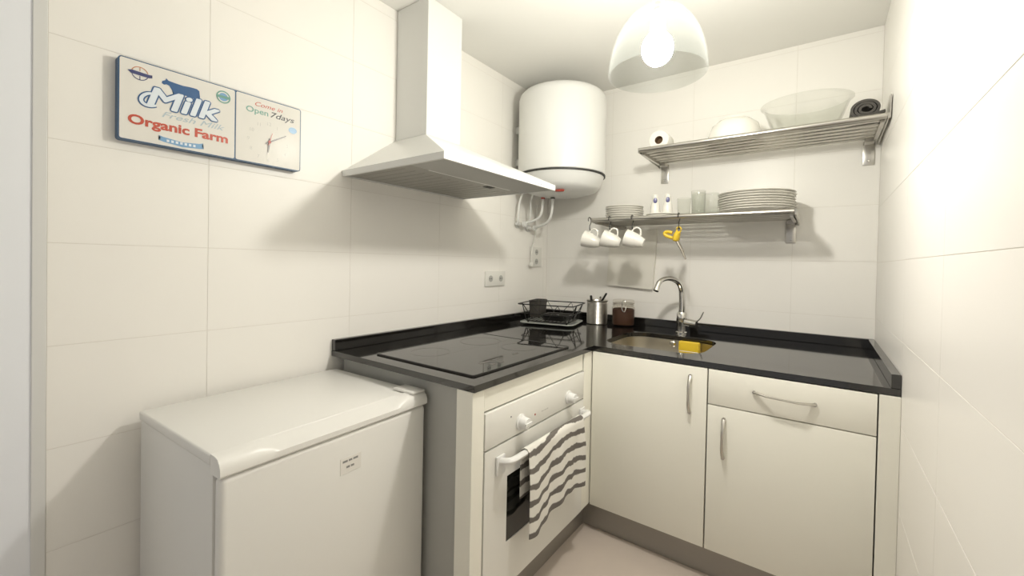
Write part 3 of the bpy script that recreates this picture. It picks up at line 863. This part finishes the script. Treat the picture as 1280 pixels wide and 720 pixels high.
b = lathe(nb(), [(0, 0), (0.095, 0), (0.105, 0.004), (0.135, 0.05), (0.168, 0.140), (0.180, 0.146), (0.180, 0.151), (0.165, 0.147), (0.130, 0.052), (0.10, 0.009), (0, 0.006)], 56, (0, 0, 0))
b.transform(Matrix.Translation((1.508, -0.195, ZU)) @ Matrix.Diagonal((1.0, 0.86, 1.0, 1.0)))
tag(obj('glass_dish', b, 'glass', smooth=True), 'large clear glass oven dish on the upper shelf', 'dish')
# rolled mat: a spiral swept along y
b = nb()
sp_pts = []
for k in range(86):
    a = k*0.21
    r_ = 0.014+0.0021*k*0.21
    sp_pts.append(Vector((math.cos(a)*r_*1.0, math.sin(a)*r_*0.78)))
tail = sp_pts[-1]
sp_pts += [tail+Vector((0.012, 0.012)), tail+Vector((0.032, 0.016))]
cxr, czr = 1.720, ZU+0.0475
rowsA = []
for p in range(len(sp_pts)):
    a = sp_pts[max(0, p-1)]; c = sp_pts[min(len(sp_pts)-1, p+1)]
    tn = (c-a).normalized(); nn = Vector((-tn.y, tn.x))*0.0047
    rowsA.append([b.verts.new((cxr+q.x, y, czr+q.y)) for y in (-0.325, -0.225) for q in (sp_pts[p]-nn, sp_pts[p]+nn)])
for p, q in zip(rowsA, rowsA[1:]):
    for i, j in ((0, 1), (1, 3), (3, 2), (2, 0)):
        b.faces.new((p[i], p[j], q[j], q[i]))
b.faces.new((rowsA[0][0], rowsA[0][1], rowsA[0][3], rowsA[0][2])); b.faces.new((rowsA[-1][0], rowsA[-1][1], rowsA[-1][3], rowsA[-1][2]))
zmin = min(v.co.z for v in b.verts)
for v in b.verts:
    v.co.z += ZU-zmin
tag(obj('rolled_mat', b, 'rubber', smooth=True), 'dark grey rolled mat at the right end of the upper shelf', 'mat')

# board hanging against the back wall
b = nb()
prism(b, rrect(-0.148, 0.148, 0.0, 0.36, 0.012, 4), 'y', -0.012, 0.012)
b.transform(Matrix.Translation((0.617, -0.0135, 1.074)) @ Matrix.Rotation(math.radians(3.0), 4, 'Y'))
tag(obj('cutting_board', b, 'board'), 'white cutting board hanging on the back wall behind the cups', 'cutting board')

# ------------------------------------------------------------------ things on the worktop
RA = math.radians(13)
rk = thing('dish_rack', 'black wire dish rack with flared zigzag sides in the worktop corner', 'dish rack', (0.262, -0.345, Z), RA)
bw, bd_, tw, td, rh = 0.128, 0.104, 0.170, 0.144, 0.122
def rc(w, d, z, n=1):
    return [Vector((-w, -d, z)), Vector((w, -d, z)), Vector((w, d, z)), Vector((-w, d, z))]
def rnd_loop(w, d, z, r=0.02):
    return [Vector((x, y, z)) for x, y in rrect(-w, w, -d, d, r, 3)]
obj('top_rim', loop_tube(nb(), rnd_loop(tw, td, rh), 0.0036, 6), 'black', rk, smooth=True, local=True)
obj('middle_rim', loop_tube(nb(), rnd_loop((bw+tw)/2+0.004, (bd_+td)/2+0.004, rh*0.55), 0.0026, 6), 'black', rk, smooth=True, local=True)
obj('bottom_rim', loop_tube(nb(), rnd_loop(bw, bd_, 0.022), 0.0036, 6), 'black', rk, smooth=True, local=True)
T4, B4 = rc(tw, td, rh), rc(bw, bd_, 0.022)
for s in range(4):
    a0, a1, c0, c1 = T4[s], T4[(s+1) % 4], B4[s], B4[(s+1) % 4]
    nz = 2
    seq = []
    for k in range(nz*2+1):
        t = 0.03+0.94*k/(nz*2)
        seq.append(c0.lerp(c1, t) if k % 2 == 0 else a0.lerp(a1, t))
    obj('zigzag_wire', tube(nb(), seq, 0.0030, 6), 'black', rk, smooth=True, local=True)
for k in range(9):
    x = -bw+0.03+k*(2*bw-0.06)/8
    obj('base_wire', tube(nb(), [(x, -bd_, 0.022), (x, bd_, 0.022)], 0.002, 6), 'black', rk, smooth=True, local=True)
for x, y in ((-bw+0.01, -bd_+0.01), (bw-0.01, -bd_+0.01), (bw-0.01, bd_-0.01), (-bw+0.01, bd_-0.01)):
    obj('foot', tube(nb(), [(x, y, 0.0125), (x, y, 0.024)], 0.006, 8), 'black', rk, smooth=True, local=True)
cad = thing('cutlery_caddy', 'dark mesh cutlery caddy hung inside the left of the dish rack', 'caddy', (0.262, -0.345, Z), RA)
b = nb()
rg = []
for off, z in ((0, 0.040), (0.006, 0.136), (0.003, 0.136), (-0.003, 0.044)):
    rg.append([b.verts.new((x, y, z)) for x, y in rrect(-0.122-off, -0.062+off, -0.068-off, 0.072+off, 0.016, 4)])
for p, q in zip(rg, rg[1:]):
    for k in range(len(p)):
        b.faces.new((p[k], p[(k+1) % len(p)], q[(k+1) % len(p)], q[k]))
b.faces.new(rg[0]); b.faces.new(rg[-1])
obj('basket', b, 'mesh', cad, local=True)
obj('caddy_rim', loop_tube(nb(), [Vector((x, y, 0.1365)) for x, y in rrect(-0.128, -0.056, -0.074, 0.078, 0.02, 4)], 0.003, 6), 'black', cad, smooth=True, local=True)
tr = thing('drip_tray', 'grey plastic drip tray beneath the black dish rack', 'tray', (0.262, -0.345, Z), RA)
b = nb()
rg = []
for off, z in ((-0.02, 0.0004), (0.005, 0.011), (0.012, 0.012), (0.002, 0.010), (-0.022, 0.003)):
    rg.append([b.verts.new((x, y, z)) for x, y in rrect(-0.150-off, 0.150+off, -0.118-off, 0.118+off, 0.03, 5)])
for p, q in zip(rg, rg[1:]):
    for k in range(len(p)):
        b.faces.new((p[k], p[(k+1) % len(p)], q[(k+1) % len(p)], q[k]))
b.faces.new(rg[0]); b.faces.new(rg[-1])
obj('tray_shell', b, 'tray', tr, smooth=True, local=True)
obj('tray_lip', loop_tube(nb(), [Vector((x, y, 0.0135)) for x, y in rrect(-0.163, 0.163, -0.131, 0.131, 0.035, 5)], 0.004, 6), 'tray', tr, smooth=True, local=True)
# dark pan lying in the rack
pan = thing('black_tray', 'black flat baking tray lying inside the dish rack', 'tray', (0.262, -0.345, Z), RA)
b = nb()
rg = []
for off, z in ((-0.008, 0.026), (0.004, 0.056), (0.010, 0.057), (0.002, 0.054), (-0.010, 0.030)):
    rg.append([b.verts.new((x, y, z)) for x, y in rrect(-0.040-off, 0.106+off, -0.080-off, 0.080+off, 0.02, 4)])
for p, q in zip(rg, rg[1:]):
    for k in range(len(p)):
        b.faces.new((p[k], p[(k+1) % len(p)], q[(k+1) % len(p)], q[k]))
b.faces.new(rg[0]); b.faces.new(rg[-1])
obj('pan_shell', b, 'black', pan, smooth=True, local=True)
b = lathe(nb(), [(0, 0), (0.028, 0), (0.030, 0.004), (0.022, 0.016), (0.010, 0.022), (0.010, 0.030), (0, 0.032)], 22)
b.transform(Matrix.Translation((0.262, -0.345, Z)) @ Matrix.Rotation(RA, 4, 'Z') @ Matrix.Translation((0.055, -0.055, 0.0305)))
tag(obj('jar_stopper', b, 'glass', smooth=True), 'small clear glass stopper lying in the black tray', 'stopper')

# utensil holder
UXc, UYc = 0.468, -0.152
ut = thing('utensil_holder', 'ribbed stainless steel utensil holder between the dish rack and jar', 'utensil holder', (UXc, UYc, Z))
b = nb()
prof = [(0, 0.0005), (0.060, 0.0005)]
for k in range(22):
    z = 0.006+k*0.006
    prof += [(0.0635, z), (0.0622, z+0.003)]
prof += [(0.065, 0.140), (0.066, 0.143), (0.064, 0.145), (0.062, 0.142), (0.060, 0.006), (0, 0.006)]
obj('cup', lathe(b, prof, 40, (UXc, UYc, Z)), 'steel', ut, smooth=True)
def utensil(label, p0, p1, r, m, head=None):
    t = thing('kitchen_utensil', label, 'utensil', p0, group='utensils in the steel holder')
    obj('handle', tube(nb(), [p0, Vector(p0).lerp(Vector(p1), 0.6), p1], [r*0.7, r, r], 10, sq=0.6), m, t, smooth=True)
    e = Vector(p1); d_ = (e-Vector(p0)).normalized()
    obj('handle_end', tube(nb(), [e, e+d_*0.006], [r*1.02, r*0.7], 10, sq=0.6), 'darkgap', t, smooth=True)
zb_ = Z+0.016
utensil('black-handled utensil leaning to the right in the steel holder', (UXc-0.045, UYc, zb_), (UXc+0.054, UYc+0.006, zb_+0.168), 0.010, 'black')
utensil('short black-handled utensil at the left of the steel holder', (UXc-0.012, UYc-0.015, zb_), (UXc-0.033, UYc-0.022, zb_+0.150), 0.011, 'black')
utensil('flat dark utensil upright in the middle of the steel holder', (UXc+0.01, UYc+0.025, zb_), (UXc+0.005, UYc+0.032, zb_+0.142), 0.009, 'greytip')

# clip jar with coffee
JX, JY = 0.625, -0.122
jr = thing('storage_jar', 'clear clip-top glass jar half filled with dark coffee', 'jar', (JX, JY, Z))
obj('glass_body', lathe(nb(), [(0, 0.001), (0.060, 0.001), (0.068, 0.008), (0.069, 0.105), (0.062, 0.120), (0.058, 0.126), (0.060, 0.132), (0.057, 0.132), (0.055, 0.126), (0.0585, 0.118), (0.065, 0.104), (0.064, 0.010), (0.058, 0.006), (0, 0.006)], 40, (JX, JY, Z)), 'jarglass', jr, smooth=True)
obj('coffee', lathe(nb(), [(0, 0.0065), (0.057, 0.0065), (0.0632, 0.012), (0.0640, 0.098), (0.056, 0.103), (0.02, 0.106), (0, 0.104)], 32, (JX, JY, Z)), 'coffee', jr, smooth=True)
obj('lid', lathe(nb(), [(0, 0.136), (0.060, 0.136), (0.064, 0.139), (0.064, 0.150), (0.058, 0.156), (0, 0.160)], 40, (JX, JY, Z)), 'jarglass', jr, smooth=True)
obj('seal', lathe(nb(), [(0.055, 0.1325), (0.064, 0.1325), (0.064, 0.1358), (0.055, 0.1358)], 36, (JX, JY, Z), closed=True), 'greytip', jr, smooth=True)
obj('neck_wire', loop_tube(nb(), [(JX+0.0635*math.cos(a), JY+0.0635*math.sin(a), Z+0.124) for a in [2*math.pi*k/28 for k in range(28)]], 0.0018, 6), 'chrome', jr, smooth=True)
cdv = Vector((0.40, -0.917, 0))
sd = Vector((0.917, 0.40, 0))
b = nb()
c0 = Vector((JX, JY, Z))+cdv*0.066
tube(b, smooth_path([c0+sd*0.010+Vector((0, 0, 0.124)), c0+sd*0.012+cdv*0.006+Vector((0, 0, 0.105)), c0+cdv*0.010+Vector((0, 0, 0.085)), c0-sd*0.012+cdv*0.006+Vector((0, 0, 0.105)), c0-sd*0.010+Vector((0, 0, 0.124))], 2), 0.0018, 6)
tube(b, smooth_path([c0+sd*0.010+Vector((0, 0, 0.120)), c0+sd*0.010+cdv*0.004+Vector((0, 0, 0.150)), c0-cdv*0.01+Vector((0, 0, 0.160)), c0-sd*0.010+cdv*0.004+Vector((0, 0, 0.150)), c0-sd*0.010+Vector((0, 0, 0.120))], 2), 0.0018, 6)
obj('clasp', b, 'chrome', jr, smooth=True)

# ------------------------------------------------------------------ wall sign with clock
SW, SH, SD = 0.488, 0.2245, 0.030
SO = Vector((0.0, -2.237, 1.5285))
sg = thing('milk_sign', 'wide milk farm sign with clock on the left wall above the refrigerator', 'sign', (0.0, SO.y+SW/2, SO.z))
def S3(u, v, n):
    return Vector((n, SO.y+u, SO.z+v))
b = nb()
prism(b, [(SO.y+u, SO.z+v) for u, v in rrect(0, SW, 0, SH, 0.008, 4)], 'x', 0.0005, SD-0.0008)
obj('frame', b, 'signedge', sg)
b = nb()
prism(b, [(SO.y+u, SO.z+v) for u, v in rrect(0.003, 0.2765, 0.003, SH-0.003, 0.005, 4)], 'x', SD-0.0007, SD)
pa = obj('milk_panel', b, 'signface', sg)
b = nb()
prism(b, [(SO.y+u, SO.z+v) for u, v in rrect(0.2805, SW-0.003, 0.003, SH-0.003, 0.005, 4)], 'x', SD-0.0007, SD)
pc = obj('clock_panel', b, 'signface', sg)

BASIS = Matrix(((0, 0, 1), (1, 0, 0), (0, 1, 0))).to_4x4()
def flat(name, poly, m, parent, lift=0.0004, th=0.0003):
    b = nb()
    prism(b, [(SO.y+u, SO.z+v) for u, v in poly], 'x', SD+lift, SD+lift+th)
    bmesh.ops.triangulate(b, faces=[f_ for f_ in b.faces if len(f_.verts) > 4])
    return obj(name, b, m, parent)

def text(name, body, u, v, size, m, parent, width=None, shear=0.0, bold=0.0, lift=0.0004, rot=0.0):
    c = bpy.data.curves.new('lettering', 'FONT')
    c.body = body; c.size = size; c.shear = shear; c.offset = bold
    c.extrude = 0.0002; c.resolution_u = 4
    t = bpy.data.objects.new('lettering', c)
    COL.objects.link(t)
    bpy.context.view_layer.update()
    me = bpy.data.meshes.new_from_object(t.evaluated_get(bpy.context.evaluated_depsgraph_get()))
    bpy.data.objects.remove(t); bpy.data.curves.remove(c)
    xs = [p.co.x for p in me.vertices]
    x0, x1 = min(xs), max(xs)
    k = (width/(x1-x0)) if width else 1.0
    me.transform(Matrix.Diagonal((k, 1, 1, 1)) @ Matrix.Translation((-x0, 0, 0)))
    me.transform(Matrix.Translation(S3(u, v, SD+lift)) @ BASIS @ Matrix.Rotation(rot, 4, 'Z'))
    me.transform(WM[parent.name].inverted())
    me.materials.clear(); me.materials.append(MT[m])
    o = bpy.data.objects.new(name, me)
    COL.objects.link(o); o.parent = parent
    WM[name] = WM[parent.name]
    return o

def ngon(u, v, ru, rv, n=24, a0=0, a1=360):
    return [(u+ru*math.cos(math.radians(a0+(a1-a0)*k/n)), v+rv*math.sin(math.radians(a0+(a1-a0)*k/n))) for k in range(n if a1-a0 == 360 else n+1)]
def arcband(u, v, r0, r1, a0, a1, n=16):
    return ngon(u, v, r1, r1, n, a0, a1)+ngon(u, v, r0, r0, n, a0, a1)[::-1]

# emblem
flat('emblem_arc', arcband(0.0445, 0.189, 0.0165, 0.0185, 15, 165), 'p_orange', pa)
flat('emblem_arc', arcband(0.0445, 0.189, 0.0165, 0.0185, 200, 340), 'p_navy', pa)
flat('emblem_cross', [(0.0437, 0.196), (0.0453, 0.196), (0.0453, 0.206), (0.0437, 0.206)], 'p_orange', pa)
flat('emblem_cross', [(0.0437, 0.172), (0.0453, 0.172), (0.0453, 0.182), (0.0437, 0.182)], 'p_navy', pa)
flat('emblem_banner', [(0.019, 0.191), (0.026, 0.184), (0.063, 0.183), (0.071, 0.185), (0.068, 0.190), (0.071, 0.193), (0.063, 0.192), (0.027, 0.194)], 'p_navy', pa, 0.0008)
# cow
flat('cow', [(0.092, 0.180), (0.093, 0.186), (0.100, 0.191), (0.102, 0.197), (0.107, 0.192), (0.114, 0.191), (0.124, 0.190), (0.140, 0.189), (0.160, 0.191), (0.175, 0.191), (0.181, 0.187), (0.183, 0.170), (0.183, 0.150), (0.180, 0.150), (0.179, 0.172), (0.177, 0.165), (0.177, 0.146), (0.168, 0.146), (0.167, 0.160), (0.158, 0.157), (0.150, 0.162), (0.140, 0.160), (0.131, 0.158), (0.130, 0.145), (0.121, 0.145), (0.120, 0.160), (0.115, 0.168), (0.109, 0.178), (0.103, 0.180), (0.097, 0.177)], 'p_blue', pa)
# Milk lettering in three layers
def text_bold(name, body, u, v, size, m, parent, width, shear, r, lift):
    o = text(name, body, u, v, size, m, parent, width, shear, 0.0, lift)
    b = nb()
    for k in range(14):
        a = 2*math.pi*k/14
        me = o.data.copy()
        me.transform(Matrix.Translation((0.00002*k, r*math.cos(a), r*math.sin(a))))
        b.from_mesh(me); bpy.data.meshes.remove(me)
    b.from_mesh(o.data); b.to_mesh(o.data); b.free()
    return o
text_bold('milk_outline', 'Milk', 0.062, 0.1095, 0.074, 'p_blue', pa, 0.170, 0.22, 0.0058, 0.0008)
text_bold('milk_border', 'Milk', 0.062, 0.1095, 0.074, 'p_white', pa, 0.170, 0.22, 0.0026, 0.0016)
def band(name, path, w, m, lift):
    pts = smooth_path([(0, u, v) for u, v in path], 3)
    L, Rr = [], []
    for k, p in enumerate(pts):
        d_ = (pts[min(k+1, len(pts)-1)]-pts[max(k-1, 0)]).normalized()
        n_ = Vector((0, -d_.z, d_.y))*(w*(0.6+0.4*math.sin(math.pi*k/(len(pts)-1))))
        L.append(p+n_); Rr.append(p-n_)
    b = nb()
    rows_ = [[b.verts.new((SD+lift+dx, SO.y+q.y, SO.z+q.z)) for q, dx in ((l_, 0), (r_, 0), (r_, 0.0003), (l_, 0.0003))] for l_, r_ in zip(L, Rr)]
    for p_, q_ in zip(rows_, rows_[1:]):
        for k in range(4):
            b.faces.new((p_[k], p_[(k+1) % 4], q_[(k+1) % 4], q_[k]))
    b.faces.new(rows_[0]); b.faces.new(rows_[-1])
    return obj(name, b, m, pa)
swash = [(0.078, 0.143), (0.062, 0.141), (0.050, 0.130), (0.046, 0.117), (0.053, 0.107), (0.068, 0.106), (0.080, 0.111)]
band('milk_swash', swash, 0.0075, 'p_blue', 0.0006)
band('milk_swash_fill', swash, 0.0042, 'p_white', 0.0013)
text('fresh_lettering', 'Fresh Milk', 0.093, 0.084, 0.024, 'p_pale', pa, 0.155, 0.35, 0.0, 0.0005)
text('organic_lettering', 'Organic', 0.020, 0.0475, 0.036, 'p_red', pa, 0.138, 0.0, 0.0011, 0.0006)
text('farm_lettering', 'Farm', 0.171, 0.0475, 0.036, 'p_red', pa, 0.087, 0.0, 0.0011, 0.0006)
flat('ribbon', [(0.086, 0.030), (0.096, 0.027), (0.140, 0.022), (0.182, 0.027), (0.192, 0.031), (0.189, 0.022), (0.194, 0.014), (0.182, 0.012), (0.140, 0.008), (0.098, 0.013), (0.086, 0.016), (0.091, 0.023)], 'p_sky', pa)
for k in range(7):
    u = 0.104+k*0.0105
    flat('ribbon_letter', [(u, 0.0145), (u+0.006, 0.0145), (u+0.006, 0.0215), (u, 0.0215)], 'p_white', pa, 0.0008)
# round green badge
b = lathe(nb(), [(0.0160, 0.0), (0.0195, 0.0), (0.0195, 0.0003), (0.0160, 0.0003)], 32, closed=True)
b.transform(Matrix.Translation(S3(0.2445, 0.190, SD+0.0004)) @ Matrix.Rotation(math.pi/2, 4, 'Y'))
obj('badge_ring', b, 'p_green', pa)
flat('badge_disc', ngon(0.2445, 0.190, 0.0125, 0.0125, 24), 'p_sky', pa)
flat('badge_banner', [(0.226, 0.186), (0.263, 0.186), (0.263, 0.194), (0.226, 0.194)], 'p_green', pa, 0.0009)
# clock side
text('come_in_lettering', 'Come in', 0.336, 0.193, 0.020, 'p_red', pc, 0.088, 0.3, 0.0, 0.0004)
text('open_lettering', 'Open', 0.309, 0.168, 0.026, 'p_green', pc, 0.068, 0.0, 0.0003, 0.0004)
text('days_lettering', '7days', 0.384, 0.168, 0.026, 'p_dark', pc, 0.080, 0.25, 0.0003, 0.0004)
ccu, ccv = 0.381, 0.081
for h in range(1, 13):
    a = math.radians(90-30*h)
    text('clock_numeral', str(h), ccu+0.062*math.cos(a)-0.006, ccv+0.062*math.sin(a)-0.006, 0.016, 'p_grey', pc)
flat('blue_badge', ngon(0.459, 0.141, 0.014, 0.011, 20), 'p_sky', pc)
def hand(name, ang, ln, w, m, lift, back=0.012):
    a = math.radians(ang); du, dv_ = math.cos(a), math.sin(a)
    pu, pv = -dv_*w, du*w
    flat(name, [(ccu-du*back+pu, ccv-dv_*back+pv), (ccu-du*back-pu, ccv-dv_*back-pv), (ccu+du*ln-pu*0.5, ccv+dv_*ln-pv*0.5), (ccu+du*ln+pu*0.5, ccv+dv_*ln+pv*0.5)], m, pc, lift, 0.0006)
hand('hour_hand', 264, 0.036, 0.0032, 'handdark', 0.0018)
hand('minute_hand', 32, 0.064, 0.0022, 'handdark', 0.0028)
hand('second_hand', 74, 0.032, 0.0012, 'p_red', 0.0038)
flat('hand_pivot', ngon(ccu, ccv, 0.005, 0.005, 16), 'red', pc, 0.0046)
